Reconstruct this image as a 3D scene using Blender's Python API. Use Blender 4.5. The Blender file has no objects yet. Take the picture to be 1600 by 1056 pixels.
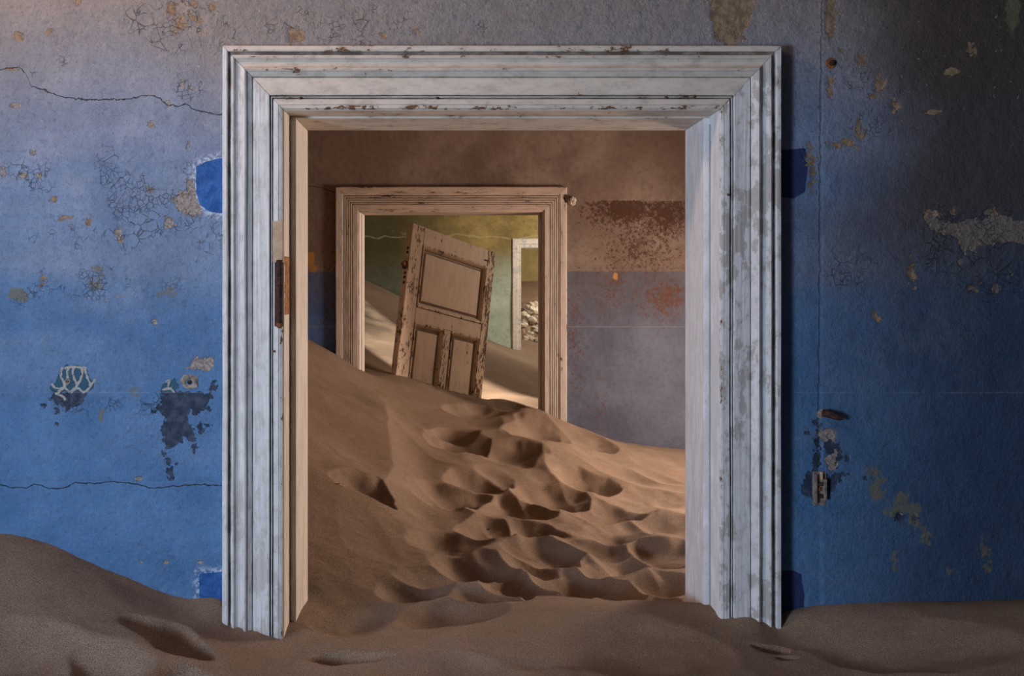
import bpy, bmesh, math, random
import numpy as np
from mathutils import Vector, Matrix, noise as mnoise

random.seed(7); np.random.seed(7)
D = bpy.data
SC = bpy.context.scene
COL = SC.collection
EYE = 1.8                      # eye height above the buried floor
F, CX, CY = 1495.0, 712.0, 442.0


def pt(px, py, d):             # surveying helper: pixel of the photograph at depth d -> world
    return ((px - CX) / F * d, d, EYE + (CY - py) / F * d)


# ------------------------------------------------------------------ camera, world, lights, exposure
cam_d = D.cameras.new('camera'); cam = D.objects.new('camera', cam_d); COL.objects.link(cam)
cam.location = (0, 0, EYE); cam.rotation_euler = (math.pi / 2, 0, 0)
cam_d.sensor_width = 36.0; cam_d.lens = F / 1600 * 36.0
cam_d.shift_x = (800 - CX) / 1600.0; cam_d.shift_y = -(528 - CY) / 1600.0
cam_d.clip_start = 0.05
SC.camera = cam

w = D.worlds.new('world'); SC.world = w; w.use_nodes = True
w.node_tree.nodes['Background'].inputs[0].default_value = (0.55, 0.68, 1.0, 1)
w.node_tree.nodes['Background'].inputs[1].default_value = 0.25

SC.view_settings.view_transform = 'Standard'; SC.view_settings.look = 'None'
SC.view_settings.gamma = 1.0; SC.view_settings.use_curve_mapping = False
SC.view_settings.exposure = 0.0


def area(name, loc, target, sx, sy, power, col, spread=180):
    l = D.lights.new(name, 'AREA'); l.shape = 'RECTANGLE'; l.size = sx; l.size_y = sy
    l.energy = power; l.color = col; l.spread = math.radians(spread)
    o = D.objects.new(name, l); COL.objects.link(o); o.location = loc
    o.rotation_euler = (Vector(target) - Vector(loc)).to_track_quat('-Z', 'Z').to_euler()
    return o


# window daylight for the front and middle rooms, plus added lamps
area('window_daylight_front_room', (-2.52, -.35, EYE - 0.22), (0.2, 2.9, EYE - 0.05), 0.75, 0.9, 132, (0.66, 0.80, 1.0))
area('added_warm_overhead_front_room', (-1.5, 1.9, EYE + 1.93), (0.2, 3.0, EYE + 0.7), 1.2, 0.3, 29, (1.0, 0.64, 0.44), 150)  # added warm lamp under the closed ceiling, tints the wall top
area('window_daylight_middle_room', (2.93, 5.9, EYE - 0.25), (0.0, 4.6, EYE - 1.1), 1.1, 0.7, 165, (1.0, 0.78, 0.62))
area('added_fill_inner_room', (2.93, 12.5, EYE + 0.9), (0.3, 14.4, EYE + 0.5), 1.2, 1.3, 85, (1.0, 0.90, 0.74))  # added fill at an unseen opening, brightens the green wall
area('added_fill_inner_room_near', (2.93, 9.1, EYE + 0.6), (-.2, 8.6, EYE - 0.1), 0.9, 1.2, 42, (1.0, 0.84, 0.70))  # added lamp for the leaning door, its opening is unseen
area('added_fill_far_room', (2.93, 16.4, EYE + 0.8), (0.9, 16.4, EYE - 0.3), 1.3, 1.3, 70, (1.0, 0.84, 0.62))  # added fill so the far room reads lit, source unseen
sun_l = D.lights.new('sun', 'SUN'); sun_l.energy = 21; sun_l.color = (1.0, 0.80, 0.58); sun_l.angle = math.radians(2.5)
sun = D.objects.new('sun', sun_l); COL.objects.link(sun)
SUN_DIR = Vector((0.55, -0.83, -0.42)).normalized()
sun.rotation_euler = SUN_DIR.to_track_quat('-Z', 'Y').to_euler(); sun.location = (-6, 18, 6)


# ------------------------------------------------------------------ node helper
class NT:
    def __init__(s, name):
        s.m = D.materials.new(name); s.m.use_nodes = True
        s.t = s.m.node_tree; s.n = s.t.nodes
        s.b = s.n['Principled BSDF']; s.b.inputs['Roughness'].default_value = 0.85
        s.b.inputs['Specular IOR Level'].default_value = 0.25
        s._p = None

    def L(s, a, b): s.t.links.new(a, b)

    def put(s, sock, v):
        if v is None: return
        if isinstance(v, bpy.types.NodeSocket): s.L(v, sock)
        elif isinstance(v, (tuple, list)) and len(v) == 3 and sock.type == 'RGBA': sock.default_value = (*v, 1)
        else: sock.default_value = v

    def pos(s):
        if s._p is None:
            s._p = s.n.new('ShaderNodeNewGeometry').outputs['Position']
        return s._p

    def obj(s): return s.n.new('ShaderNodeTexCoord').outputs['Object']

    def xyz(s, v=None):
        n = s.n.new('ShaderNodeSeparateXYZ'); s.L(v or s.pos(), n.inputs[0]); return n.outputs

    def scale(s, v, sc):
        n = s.n.new('ShaderNodeMapping'); s.L(v, n.inputs[0]); n.inputs['Scale'].default_value = sc; return n.outputs[0]

    def attr(s, name):
        n = s.n.new('ShaderNodeAttribute'); n.attribute_name = name; return n.outputs['Fac']

    def noise(s, sc, det=4, rough=.55, v=None, dist=0):
        n = s.n.new('ShaderNodeTexNoise'); n.inputs['Scale'].default_value = sc; n.inputs['Detail'].default_value = det
        n.inputs['Roughness'].default_value = rough; n.inputs['Distortion'].default_value = dist
        s.L(v or s.pos(), n.inputs['Vector']); return n.outputs['Fac']

    def voro(s, sc, feat='DISTANCE_TO_EDGE', v=None, out='Distance'):
        n = s.n.new('ShaderNodeTexVoronoi'); n.feature = feat; n.inputs['Scale'].default_value = sc
        s.L(v or s.pos(), n.inputs['Vector']); return n.outputs[out]

    def warp(s, amt, sc):
        n = s.n.new('ShaderNodeTexNoise'); n.inputs['Scale'].default_value = sc; s.L(s.pos(), n.inputs['Vector'])
        a = s.n.new('ShaderNodeVectorMath'); a.operation = 'MULTIPLY_ADD'
        s.L(n.outputs['Color'], a.inputs[0]); a.inputs[1].default_value = (amt,) * 3; s.L(s.pos(), a.inputs[2])
        return a.outputs[0]

    def m2(s, op, a, b=None, c=None, clamp=False):
        n = s.n.new('ShaderNodeMath'); n.operation = op; n.use_clamp = clamp
        s.put(n.inputs[0], a); s.put(n.inputs[1], b)
        if c is not None: s.put(n.inputs[2], c)
        return n.outputs[0]

    def ss(s, v, lo, hi, a=0.0, b=1.0):         # smoothstep remap
        n = s.n.new('ShaderNodeMapRange'); n.interpolation_type = 'SMOOTHSTEP'
        s.put(n.inputs[0], v); n.inputs[1].default_value = lo; n.inputs[2].default_value = hi
        n.inputs[3].default_value = a; n.inputs[4].default_value = b; return n.outputs[0]

    def mix(s, f, a, b, mode='MIX'):
        n = s.n.new('ShaderNodeMix'); n.data_type = 'RGBA'; n.blend_type = mode
        s.put(n.inputs[0], f); s.put(n.inputs[6], a); s.put(n.inputs[7], b); return n.outputs[2]

    def bump(s, h, dist, strength=1.0, prev=None):
        n = s.n.new('ShaderNodeBump'); n.inputs['Distance'].default_value = dist; n.inputs['Strength'].default_value = strength
        s.L(h, n.inputs['Height'])
        if prev is not None: s.L(prev, n.inputs['Normal'])
        return n.outputs[0]

    def done(s, col, normal=None, rough=None, metal=None):
        s.put(s.b.inputs['Base Color'], col)
        if normal is not None: s.L(normal, s.b.inputs['Normal'])
        if rough is not None: s.put(s.b.inputs['Roughness'], rough)
        if metal is not None: s.put(s.b.inputs['Metallic'], metal)
        return s.m


# ------------------------------------------------------------------ materials
def mat_wall_front():
    t = NT('flaking_blue_plaster')
    X, Y, Z = t.xyz()
    zr = t.m2('SUBTRACT', Z, EYE)
    big = t.noise(1.6, 3); mid = t.noise(5, 5, .6); fine = t.noise(40, 5, .65); grain = t.noise(220, 3, .7)
    soft = t.noise(2.6, 2, .5, v=t.scale(t.pos(), (0.6, 1, 2.2)))
    # limewash, blue through lavender to brown grey; cool-to-warm light painted in by height
    blue = t.mix(t.ss(mid, .3, .7), (.065, .17, .36), (.11, .24, .46))
    lav = t.mix(t.ss(mid, .3, .7), (.20, .24, .34), (.29, .33, .43))
    zb = t.m2('ADD', zr, t.m2('MULTIPLY', t.m2('SUBTRACT', soft, .5), 1.1))
    c = t.mix(t.ss(zb, -.50, .75), blue, lav)
    zt = t.m2('ADD', zr, t.m2('MULTIPLY', t.m2('SUBTRACT', big, .5), .5))
    c = t.mix(t.ss(zt, .38, .85), c, t.mix(mid, (.23, .20, .185), (.32, .285, .27)))
    # cloudy rubbing
    c = t.mix(t.ss(t.noise(3.2, 6, .7), .56, .74, 0, .35), c, (.42, .47, .56))
    c = t.mix(t.ss(fine, .35, .7, .0, .22), c, (.05, .07, .11))
    c = t.mix(t.ss(grain, .55, .75, .0, .4), c, (.03, .04, .06))
    c = t.mix(t.ss(t.noise(60, 6, .75), .5, .68, .0, .35), c, (.035, .05, .08))
    c = t.mix(t.ss(t.noise(95, 5, .7), .54, .7, .0, .15), c, (.45, .48, .54))
    h = t.m2('MULTIPLY', mid, .5)

    def field(name, amp=.010, sc=45, w=.0009):
        f = t.attr(name)
        nz = t.m2('MULTIPLY', t.m2('SUBTRACT', t.noise(sc, 5, .62), .5), amp * 2)
        return t.m2('ADD', f, nz), w

    def mask(f, w): return t.ss(f, -w, w, 1.0, 0.0)
    # deep blue old paint
    f, w_ = field('f_deep', .003, 30); mk = mask(f, .0012)
    c = t.mix(mk, c, t.mix(t.ss(fine, .35, .65), (.014, .075, .27), (.035, .13, .40)))
    f, w_ = field('f_deep_dim', .004, 30)
    c = t.mix(mask(f, .002), c, (.022, .035, .12))  # same old blue on the right, darkened in colour for its shade
    f, w_ = field('f_deep', .003, 30)
    rub = t.m2('MULTIPLY', t.ss(f, .001, .03, 1, 0), t.ss(f, -.001, .001))
    c = t.mix(t.m2('MULTIPLY', rub, t.ss(t.noise(90, 4), .42, .6)), c, (.45, .52, .66))
    # sooty brown on the right hand stretch, with side-light falloff painted in
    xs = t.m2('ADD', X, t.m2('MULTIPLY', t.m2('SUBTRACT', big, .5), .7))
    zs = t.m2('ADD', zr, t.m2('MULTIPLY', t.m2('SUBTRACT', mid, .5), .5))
    soot_shade = t.m2('MULTIPLY', t.ss(xs, 1.0, 1.5), t.ss(zs, -.35, .35, .35, 1.0))
    c = t.mix(t.m2('MULTIPLY', soot_shade, .9), c, (.060, .040, .027))
    c = t.mix(t.m2('MULTIPLY', t.ss(X, .95, 1.7, .15, .7), t.ss(zr, -.25, .3, 1, .2)), c, (.010, .026, .055))  # lower right darkened in colour, standing in for light falloff
    f, w_ = field('f_tan', .045, 60); mt = mask(f, w_)
    c = t.mix(mt, c, t.mix(t.ss(fine, .35, .65), (.18, .12, .075), (.31, .22, .15)))
    f, w_ = field('f_olive', .060, 28); mo = mask(f, .008)
    c = t.mix(t.m2('MULTIPLY', mo, .75), c, (.15, .135, .085))
    f, w_ = field('f_grey', .024); mg = mask(f, w_)
    c = t.mix(mg, c, t.mix(t.ss(X, 1.1, 1.5, 0, .6), t.mix(t.ss(t.noise(120, 4, .7), .35, .65), (.16, .14, .13), (.33, .29, .27)), (.12, .095, .08)))  # exposed plaster, its colour dimmed towards the right like the light
    f, w_ = field('f_slate', .030, 60); ms = mask(f, w_)
    c = t.mix(ms, c, t.mix(t.ss(fine, .35, .65), (.018, .030, .058), (.05, .07, .115)))
    f, w_ = field('f_teal', .016, 60); me = mask(f, w_)
    c = t.mix(me, c, (.03, .085, .14))
    f, w_ = field('f_cream', .0042, 90); mc = mask(f, w_)
    c = t.mix(mc, c, t.mix(fine, (.27, .26, .25), (.42, .40, .37)))
    loss = t.m2('MAXIMUM', t.m2('MAXIMUM', mt, mg), t.m2('MAXIMUM', ms, me))
    # craquelure: curled paint plates where the paint is failing
    cz = t.attr('f_craze')
    wv = t.warp(.05, 9)
    vd = t.voro(26, v=wv); vd2 = t.voro(60, v=wv)
    on = t.ss(t.m2('ADD', cz, t.m2('MULTIPLY', t.m2('SUBTRACT', t.noise(7, 4, .6), .5), 2.0)), .42, .66)
    line = t.m2('MULTIPLY', t.ss(vd, .012, .03, 1, 0), t.ss(t.noise(13, 3), .47, .58))
    line2 = t.m2('MULTIPLY', t.ss(vd2, .02, .05, 1, 0), t.ss(t.noise(17, 3), .5, .6))
    crz = t.m2('MULTIPLY', t.m2('MAXIMUM', line, line2), on)
    c = t.mix(t.m2('MULTIPLY', crz, .6), c, (.03, .035, .05))
    # tiny chips
    chip = t.m2('MULTIPLY', t.ss(t.noise(34, 5, .6), .665, .68), on)
    c = t.mix(chip, c, (.33, .25, .17))
    speck = t.m2('MULTIPLY', t.ss(t.noise(75, 2), .70, .73), t.ss(zr, .25, .7))
    c = t.mix(t.m2('MULTIPLY', speck, .5), c, (.42, .38, .33))
    # long cracks and seams
    cr = None
    for nm, wd, jag in (('c_top', .0012, .036), ('c_low', .0011, .022)):
        v = t.m2('ABSOLUTE', t.m2('ADD', t.attr(nm), t.m2('MULTIPLY', t.m2('SUBTRACT', t.noise(30, 6, .72), .5), jag)))
        mk = t.ss(v, wd * .4, wd * 1.6, 1, 0); cr = mk if cr is None else t.m2('MAXIMUM', cr, mk)
    c = t.mix(t.m2('MULTIPLY', cr, .9), c, (.015, .012, .012))
    sv = t.m2('ABSOLUTE', t.m2('ADD', t.attr('c_seam'), t.m2('MULTIPLY', t.m2('SUBTRACT', t.noise(30, 6, .7), .5), .022)))
    seam = t.ss(sv, .0008, .003, 1, 0)
    c = t.mix(t.m2('MULTIPLY', seam, .55), c, (.04, .04, .05))
    hv = t.m2('ABSOLUTE', t.attr('c_course'))
    crs = t.m2('MULTIPLY', t.ss(hv, .0006, .003, 1, 0), t.ss(t.noise(6, 3), .35, .55))
    c = t.mix(t.m2('MULTIPLY', crs, .2), c, (.30, .34, .42))
    dep = t.m2('ADD', t.m2('MULTIPLY', loss, -1.0), t.m2('MULTIPLY', t.m2('MAXIMUM', cr, crz), -1.2))
    dep = t.m2('ADD', dep, t.m2('MULTIPLY', seam, -.6))
    dep = t.m2('ADD', dep, t.m2('MULTIPLY', t.ss(vd, 0, .25), t.m2('MULTIPLY', on, -.35)))
    n1 = t.bump(dep, .0035, 1.0)
    n2 = t.bump(t.m2('ADD', mid, t.m2('MULTIPLY', fine, .3)), .016, .7, n1)
    n3 = t.bump(t.m2('ADD', grain, t.noise(110, 3)), .0022, .75, n2)
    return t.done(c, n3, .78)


def mat_wall_middle():
    t = NT('two_tone_plaster')
    X, Y, Z = t.xyz(); zr = t.m2('SUBTRACT', Z, EYE)
    mid = t.noise(3, 5, .6); fine = t.noise(26, 5, .65)
    up = t.mix(t.ss(mid, .3, .7), (.15, .108, .09), (.27, .21, .18))
    up = t.mix(t.ss(t.noise(1.3, 3), .4, .65), up, (.19, .135, .11))
    lo_r = t.mix(t.ss(mid, .3, .7), (.085, .10, .155), (.135, .155, .22))
    lo_l = t.mix(t.ss(mid, .3, .7), (.05, .12, .34), (.09, .18, .42))
    lo = t.mix(t.ss(X, -.9, .6), lo_l, lo_r)
    edge = t.m2('ADD', zr, t.m2('MULTIPLY', t.m2('SUBTRACT', fine, .5), .006))
    low = t.ss(edge, .084, .090, 1, 0)
    c = t.mix(low, up, lo)
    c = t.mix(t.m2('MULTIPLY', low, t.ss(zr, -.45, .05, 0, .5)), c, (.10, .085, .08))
    # rust brown spatter right of the door
    f = t.m2('ADD', t.attr('f_rust'), t.m2('MULTIPLY', t.m2('SUBTRACT', t.noise(42, 7, .9), .5), 2.3))
    c = t.mix(t.m2('MULTIPLY', t.ss(f, -.008, .012, 1, 0), .92), c, t.mix(low, (.06, .024, .012), (.12, .05, .03)))
    f = t.m2('ADD', t.attr('f_ochre'), t.m2('MULTIPLY', t.m2('SUBTRACT', t.noise(25, 4), .5), .03))
    c = t.mix(t.ss(f, -.004, .004, 1, 0), c, (.42, .22, .06))
    v = t.m2('ABSOLUTE', t.m2('ADD', t.attr('c_top'), t.m2('MULTIPLY', t.m2('SUBTRACT', t.noise(14, 4), .5), .03)))
    cr = t.ss(v, .001, .005, 1, 0)
    c = t.mix(t.m2('MULTIPLY', cr, .8), c, (.03, .02, .015))
    hv = t.m2('ABSOLUTE', t.m2('ADD', zr, .33)); crs = t.ss(hv, .002, .006, 1, 0)
    c = t.mix(t.m2('MULTIPLY', crs, .3), c, (.3, .3, .32))
    c = t.mix(t.ss(fine, .45, .75, 0, .4), c, (.09, .06, .05))
    n = t.bump(t.m2('ADD', mid, t.m2('MULTIPLY', fine, .4)), .02, .5)
    n = t.bump(t.m2('ADD', low, t.m2('MULTIPLY', cr, -2)), .002, .6, n)
    return t.done(c, t.bump(t.noise(160, 3), .002, .5, n), .85)


def mat_wall_back():
    t = NT('olive_and_pale_green_plaster')
    X, Y, Z = t.xyz(); zr = t.m2('SUBTRACT', Z, EYE)
    mid = t.noise(1.8, 6, .65); fine = t.noise(14, 5, .65)
    hi = t.mix(t.ss(mid, .3, .7), (.20, .15, .06), (.42, .31, .12))
    lo = t.mix(t.ss(mid, .3, .7), (.38, .46, .38), (.58, .66, .58))
    zz = t.m2('ADD', zr, t.m2('MULTIPLY', t.m2('SUBTRACT', mid, .5), .7))
    c = t.mix(t.ss(zz, -.15, .55), lo, hi)
    c = t.mix(t.ss(X, -1.0, .35, .78, 0), c, (.05, .05, .03))  # left part darkened in colour, painted shade of the inner room
    c = t.mix(t.ss(t.noise(4, 5, .7), .58, .72, 0, .45), c, (.42, .42, .33))
    v = t.m2('ABSOLUTE', t.m2('ADD', t.m2('SUBTRACT', zr, .70), t.m2('MULTIPLY', t.m2('SUBTRACT', t.noise(2.2, 4), .5), .25)))
    c = t.mix(t.ss(v, .004, .016, .5, 0), c, (.5, .45, .3))
    c = t.mix(t.ss(fine, .5, .75, 0, .4), c, (.06, .05, .03))
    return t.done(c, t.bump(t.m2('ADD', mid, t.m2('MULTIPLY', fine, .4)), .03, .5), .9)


def mat_plain(name, a, b, sc=4):
    t = NT(name); n = t.noise(sc, 5, .6)
    return t.done(t.mix(t.ss(n, .3, .7), a, b), t.bump(n, .01, .4), .9)


def mat_trim(name, white, grime, wood, wear=.0, dirty=.5, along=(1, 1, 1)):
    """old white gloss paint over brown wood; the attribute 'wear' marks arrises and grooves"""
    t = NT(name)
    P = t.scale(t.pos(), along)
    big = t.noise(3.2, 4, .6, v=P); mid = t.noise(17, 6, .68, v=P); fine = t.noise(85, 5, .65, v=P); gr = t.noise(260, 2)
    c = t.mix(t.ss(mid, .35, .7), white, tuple(x * .84 for x in white))
    c = t.mix(t.ss(t.m2('ADD', mid, t.m2('MULTIPLY', big, .9)), 1.0, 1.06, 0, dirty), c, grime)
    c = t.mix(t.ss(gr, .55, .75, 0, .3), c, grime)
    sp = t.m2('MULTIPLY', t.ss(t.noise(150, 4, .75, v=P), .60, .66), t.ss(mid, .40, .62))
    c = t.mix(t.m2('MULTIPLY', sp, .7), c, tuple(x * .35 for x in grime))
    c = t.mix(t.ss(t.noise(34, 6, .7, v=P), .50, .62, 0, .35), c, grime)
    wr = t.attr('wear'); gv = t.attr('groove')
    k = t.m2('ADD', t.m2('MULTIPLY', wr, .20), t.m2('ADD', t.m2('MULTIPLY', t.m2('SUBTRACT', fine, .5), .55), t.m2('MULTIPLY', t.m2('SUBTRACT', mid, .5), .75)))
    k = t.m2('ADD', k, wear)
    chip = t.ss(k, .262, .275)
    c = t.mix(chip, c, t.mix(fine, wood, tuple(x * .45 for x in wood)))
    c = t.mix(t.m2('MULTIPLY', gv, t.ss(mid, .25, .6, .35, .9)), c, tuple(x * .25 for x in wood))
    n = t.bump(t.m2('SUBTRACT', t.m2('MULTIPLY', mid, .5), chip), .0012, .9)
    n = t.bump(fine, .0014, .5, n)
    return t.done(c, n, t.m2('ADD', t.m2('MULTIPLY', chip, .25), .55))


def mat_sand():
    t = NT('wind_blown_sand')
    big = t.noise(1.3, 4, .6); mid = t.noise(9, 5, .6); g1 = t.noise(420, 3, .75); g2 = t.voro(900, 'F1')
    c = t.mix(t.ss(big, .3, .7), (.29, .20, .145), (.38, .27, .20))
    c = t.mix(t.ss(mid, .4, .75, 0, .35), c, (.22, .13, .08))
    c = t.mix(t.ss(g1, .46, .62, 0, .75), c, (.07, .045, .03))
    c = t.mix(t.ss(g1, .32, .45, .7, 0), c, (.62, .46, .34))
    n = t.bump(t.noise(30, 5, .6), .004, .5)
    n = t.bump(t.noise(160, 4, .7), .005, .8, n)
    n = t.bump(g1, .0035, 1.0, n)
    return t.done(c, n, .95)


def mat_rust(name, a=(.10, .035, .018), b=(.30, .12, .045), rough=.8):
    t = NT(name); n = t.noise(90, 6, .7)
    return t.done(t.mix(t.ss(n, .35, .65), a, b), t.bump(n, .003, .9), rough)


def mat_door():
    t = NT('peeling_cream_door_paint')
    P = t.obj()
    mid = t.noise(9, 6, .68, v=t.scale(P, (1.5, 1, .6))); fine = t.noise(48, 5, .7, v=t.scale(P, (1.4, 1, .45)))
    gr = t.noise(60, 4, .6, v=t.scale(P, (3, 1, .12)))
    c = t.mix(t.ss(mid, .35, .7), (.62, .47, .36), (.52, .38, .285))
    wr = t.attr('wear')
    k = t.m2('ADD', t.m2('MULTIPLY', wr, .30), t.m2('ADD', t.m2('MULTIPLY', t.m2('SUBTRACT', fine, .5), .8), t.m2('MULTIPLY', t.m2('SUBTRACT', mid, .5), .75)))
    chip = t.ss(k, .285, .30)
    c = t.mix(chip, c, t.mix(gr, (.17, .085, .04), (.06, .032, .018)))
    c = t.mix(t.m2('MULTIPLY', t.attr('groove'), .95), c, (.03, .016, .01))  # grooves darkened in colour, painted crease shade to bring out the panels
    n = t.bump(t.m2('SUBTRACT', t.m2('MULTIPLY', gr, .4), chip), .003, .9)
    return t.done(c, n, .7)


M = dict(
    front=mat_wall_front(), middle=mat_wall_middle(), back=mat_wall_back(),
    shell=mat_plain('dingy_plaster', (.10, .11, .13), (.16, .16, .17)),
    shell2=mat_plain('brown_plaster', (.28, .20, .15), (.36, .27, .21)),
    shell3=mat_plain('ochre_plaster', (.30, .24, .11), (.42, .34, .18)),
    boards=mat_plain('floor_timber', (.12, .08, .05), (.2, .13, .08)),
    trim=mat_trim('worn_white_gloss_vertical', (.64, .64, .65), (.44, .42, .40), (.20, .11, .065), wear=-.05, dirty=.55, along=(1.6, 1, .7)),
    jamb_r=mat_trim('lit_white_jamb_paint', (.76, .77, .80), (.60, .60, .62), (.24, .13, .07), wear=-.03, dirty=.5, along=(1, 1.8, .5)),  # right jamb paint lifted and cooled, window light put into its colour
    trim_r=mat_trim('worn_white_gloss_grey_patches', (.62, .62, .64), (.36, .34, .32), (.20, .11, .065), wear=-.03, dirty=.85, along=(1.5, 1, .8)),
    trim_h=mat_trim('worn_white_gloss_horizontal', (.62, .55, .48), (.44, .38, .32), (.22, .11, .055), wear=.045, dirty=.5, along=(.7, 1, 1.6)),  # warmer than the uprights, warm light from above put into the colour
    lining=mat_trim('creamy_lining_paint', (.76, .70, .64), (.56, .48, .41), (.26, .13, .06), wear=-.02, dirty=.5, along=(1, 2.2, .35)),
    trim2=mat_trim('chipped_white_fluted_vertical', (.56, .48, .44), (.40, .33, .29), (.11, .06, .035), wear=.02, dirty=.4, along=(1.6, 1, .3)),
    trim2_h=mat_trim('chipped_white_fluted_horizontal', (.54, .44, .38), (.38, .29, .24), (.12, .06, .035), wear=.05, dirty=.4, along=(.3, 1, 1.6)),
    trim3=mat_trim('chipped_white_far_frame', (.80, .72, .66), (.50, .50, .52), (.16, .09, .05), wear=.0, dirty=.7),
    sand=mat_sand(), rust=mat_rust('rusted_iron'), dark_iron=mat_rust('dark_oxidised_iron', (.018, .011, .009), (.07, .032, .024)),
    orange=mat_rust('orange_rust_scale', (.20, .07, .025), (.52, .25, .10)),
    bare=mat_plain('bare_pale_wood', (.36, .25, .17), (.50, .37, .27), 30),
    door=mat_door(),
    plaster=mat_plain('broken_plaster', (.42, .36, .30), (.62, .55, .47), 20),
    greyplug=mat_plain('crumbled_grey_mortar', (.12, .10, .09), (.36, .31, .27), 60),
    weathered=mat_plain('weathered_grey_wood', (.10, .08, .075), (.26, .22, .20), 70),
    twig=mat_plain('dry_twig', (.05, .03, .02), (.12, .08, .05), 60),
)


# ------------------------------------------------------------------ object helpers
def add(name, me, mat=None, parent=None):
    o = D.objects.new(name, me); COL.objects.link(o)
    if mat is not None: me.materials.append(mat)
    if parent is not None: o.parent = parent
    return o


def empty(name, loc):
    o = D.objects.new(name, None); COL.objects.link(o); o.location = loc; o.empty_display_size = .1
    return o


def tag(o, label, cat, group=None, kind=None):
    o['label'] = label; o['category'] = cat
    if group: o['group'] = group
    if kind: o['kind'] = kind
    return o


def mesh_from(name, v, f, smooth=False, off=(0, 0, 0), attrs=None):
    v = np.asarray(v, dtype=np.float32) - np.array(off, dtype=np.float32)
    me = D.meshes.new(name); me.from_pydata(v.tolist(), [], f)
    for k, a in (attrs or {}).items():
        at = me.attributes.new(k, 'FLOAT', 'POINT'); at.data.foreach_set('value', np.asarray(a, dtype=np.float32))
    if smooth: me.polygons.foreach_set('use_smooth', [True] * len(me.polygons))
    me.update(); return me


def grid_mesh(name, V, nu, nv, keep=None, smooth=True, attrs=None, off=(0, 0, 0)):
    """V: (nu*nv, 3), index = i*nv + j; keep: bool (nu-1, nv-1)"""
    V = V - np.array(off)
    i, j = np.meshgrid(np.arange(nu - 1), np.arange(nv - 1), indexing='ij')
    if keep is not None: i, j = i[keep], j[keep]
    i, j = i.ravel(), j.ravel(); a = i * nv + j
    Q = np.stack([a, a + nv, a + nv + 1, a + 1], 1).astype(np.int32)
    me = D.meshes.new(name); me.vertices.add(len(V)); me.vertices.foreach_set('co', V.astype(np.float32).ravel())
    n = len(Q); me.loops.add(n * 4); me.loops.foreach_set('vertex_index', Q.ravel())
    me.polygons.add(n); me.polygons.foreach_set('loop_start', np.arange(n, dtype=np.int32) * 4)
    me.polygons.foreach_set('loop_total', np.full(n, 4, dtype=np.int32))
    me.polygons.foreach_set('use_smooth', np.full(n, smooth))
    for k, a in (attrs or {}).items():
        at = me.attributes.new(k, 'FLOAT', 'POINT'); at.data.foreach_set('value', np.asarray(a, dtype=np.float32))
    me.update(calc_edges=True); me.validate(); return me


def box_v(x0, x1, y0, y1, z0, z1):
    v = [(x, y, z) for x in (x0, x1) for y in (y0, y1) for z in (z0, z1)]
    f = [(0, 1, 3, 2), (4, 6, 7, 5), (0, 4, 5, 1), (2, 3, 7, 6), (0, 2, 6, 4), (1, 5, 7, 3)]
    return v, f


def boxes(name, bl, mat, parent=None, off=(0, 0, 0), bev=0.0):
    V, Fc = [], []
    for b in bl:
        v, f = box_v(*b); k = len(V); V += v; Fc += [tuple(i + k for i in q) for q in f]
    me = mesh_from(name, V, Fc, off=off)
    if bev:
        bm = bmesh.new(); bm.from_mesh(me)
        bmesh.ops.bevel(bm, geom=list(bm.edges), offset=bev, segments=2, affect='EDGES', profile=.5)
        bm.to_mesh(me); bm.free()
    return add(name, me, mat, parent)


# ---- vectorised value noise for displacement
_rng = np.random.RandomState(3)
_T = _rng.rand(256, 256).astype(np.float32)


def vnoise(x, y, sc, seed=0):
    x = x * sc + seed * 17.3 + 100; y = y * sc + seed * 9.1 + 100
    xi = np.floor(x).astype(int); yi = np.floor(y).astype(int); u = x - xi; v = y - yi
    u = u * u * u * (u * (6 * u - 15) + 10); v = v * v * v * (v * (6 * v - 15) + 10)
    g = lambda a, b: _T[a % 256, b % 256]
    return (g(xi, yi) * (1 - u) + g(xi + 1, yi) * u) * (1 - v) + (g(xi, yi + 1) * (1 - u) + g(xi + 1, yi + 1) * u) * v - .5


def fbm(x, y, sc, oc=4, seed=0, gain=.5):
    r = 0; a = 1
    for o in range(oc): r = r + a * vnoise(x, y, sc * 2 ** o, seed + o); a *= gain
    return r


# ---- distance fields on the wall plane (x, z)
def poly_sdf(X, Z, P):
    P = np.array(P); d = np.full(X.shape, 1e9); s = np.ones(X.shape)
    for i in range(len(P)):
        a = P[i]; b = P[i - 1]; e = b - a; wx = X - a[0]; wz = Z - a[1]
        h = np.clip((wx * e[0] + wz * e[1]) / (e @ e + 1e-12), 0, 1)
        d = np.minimum(d, (wx - e[0] * h) ** 2 + (wz - e[1] * h) ** 2)
        c1 = Z >= a[1]; c2 = Z < b[1]; c3 = e[0] * wz > e[1] * wx
        fl = (c1 & c2 & c3) | (~c1 & ~c2 & ~c3); s = np.where(fl, -s, s)
    return s * np.sqrt(d)


def circ(X, Z, c, r, q=1.0): return np.sqrt((X - c[0]) ** 2 + ((Z - c[1]) / q) ** 2) - r


def stroke(X, Z, P, r):
    d = np.full(X.shape, 1e9)
    for a, b in zip(P[:-1], P[1:]):
        a = np.array(a); b = np.array(b); e = b - a; h = np.clip(((X - a[0]) * e[0] + (Z - a[1]) * e[1]) / (e @ e + 1e-12), 0, 1)
        d = np.minimum(d, np.hypot(X - a[0] - e[0] * h, Z - a[1] - e[1] * h))
    return d - r


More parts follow.
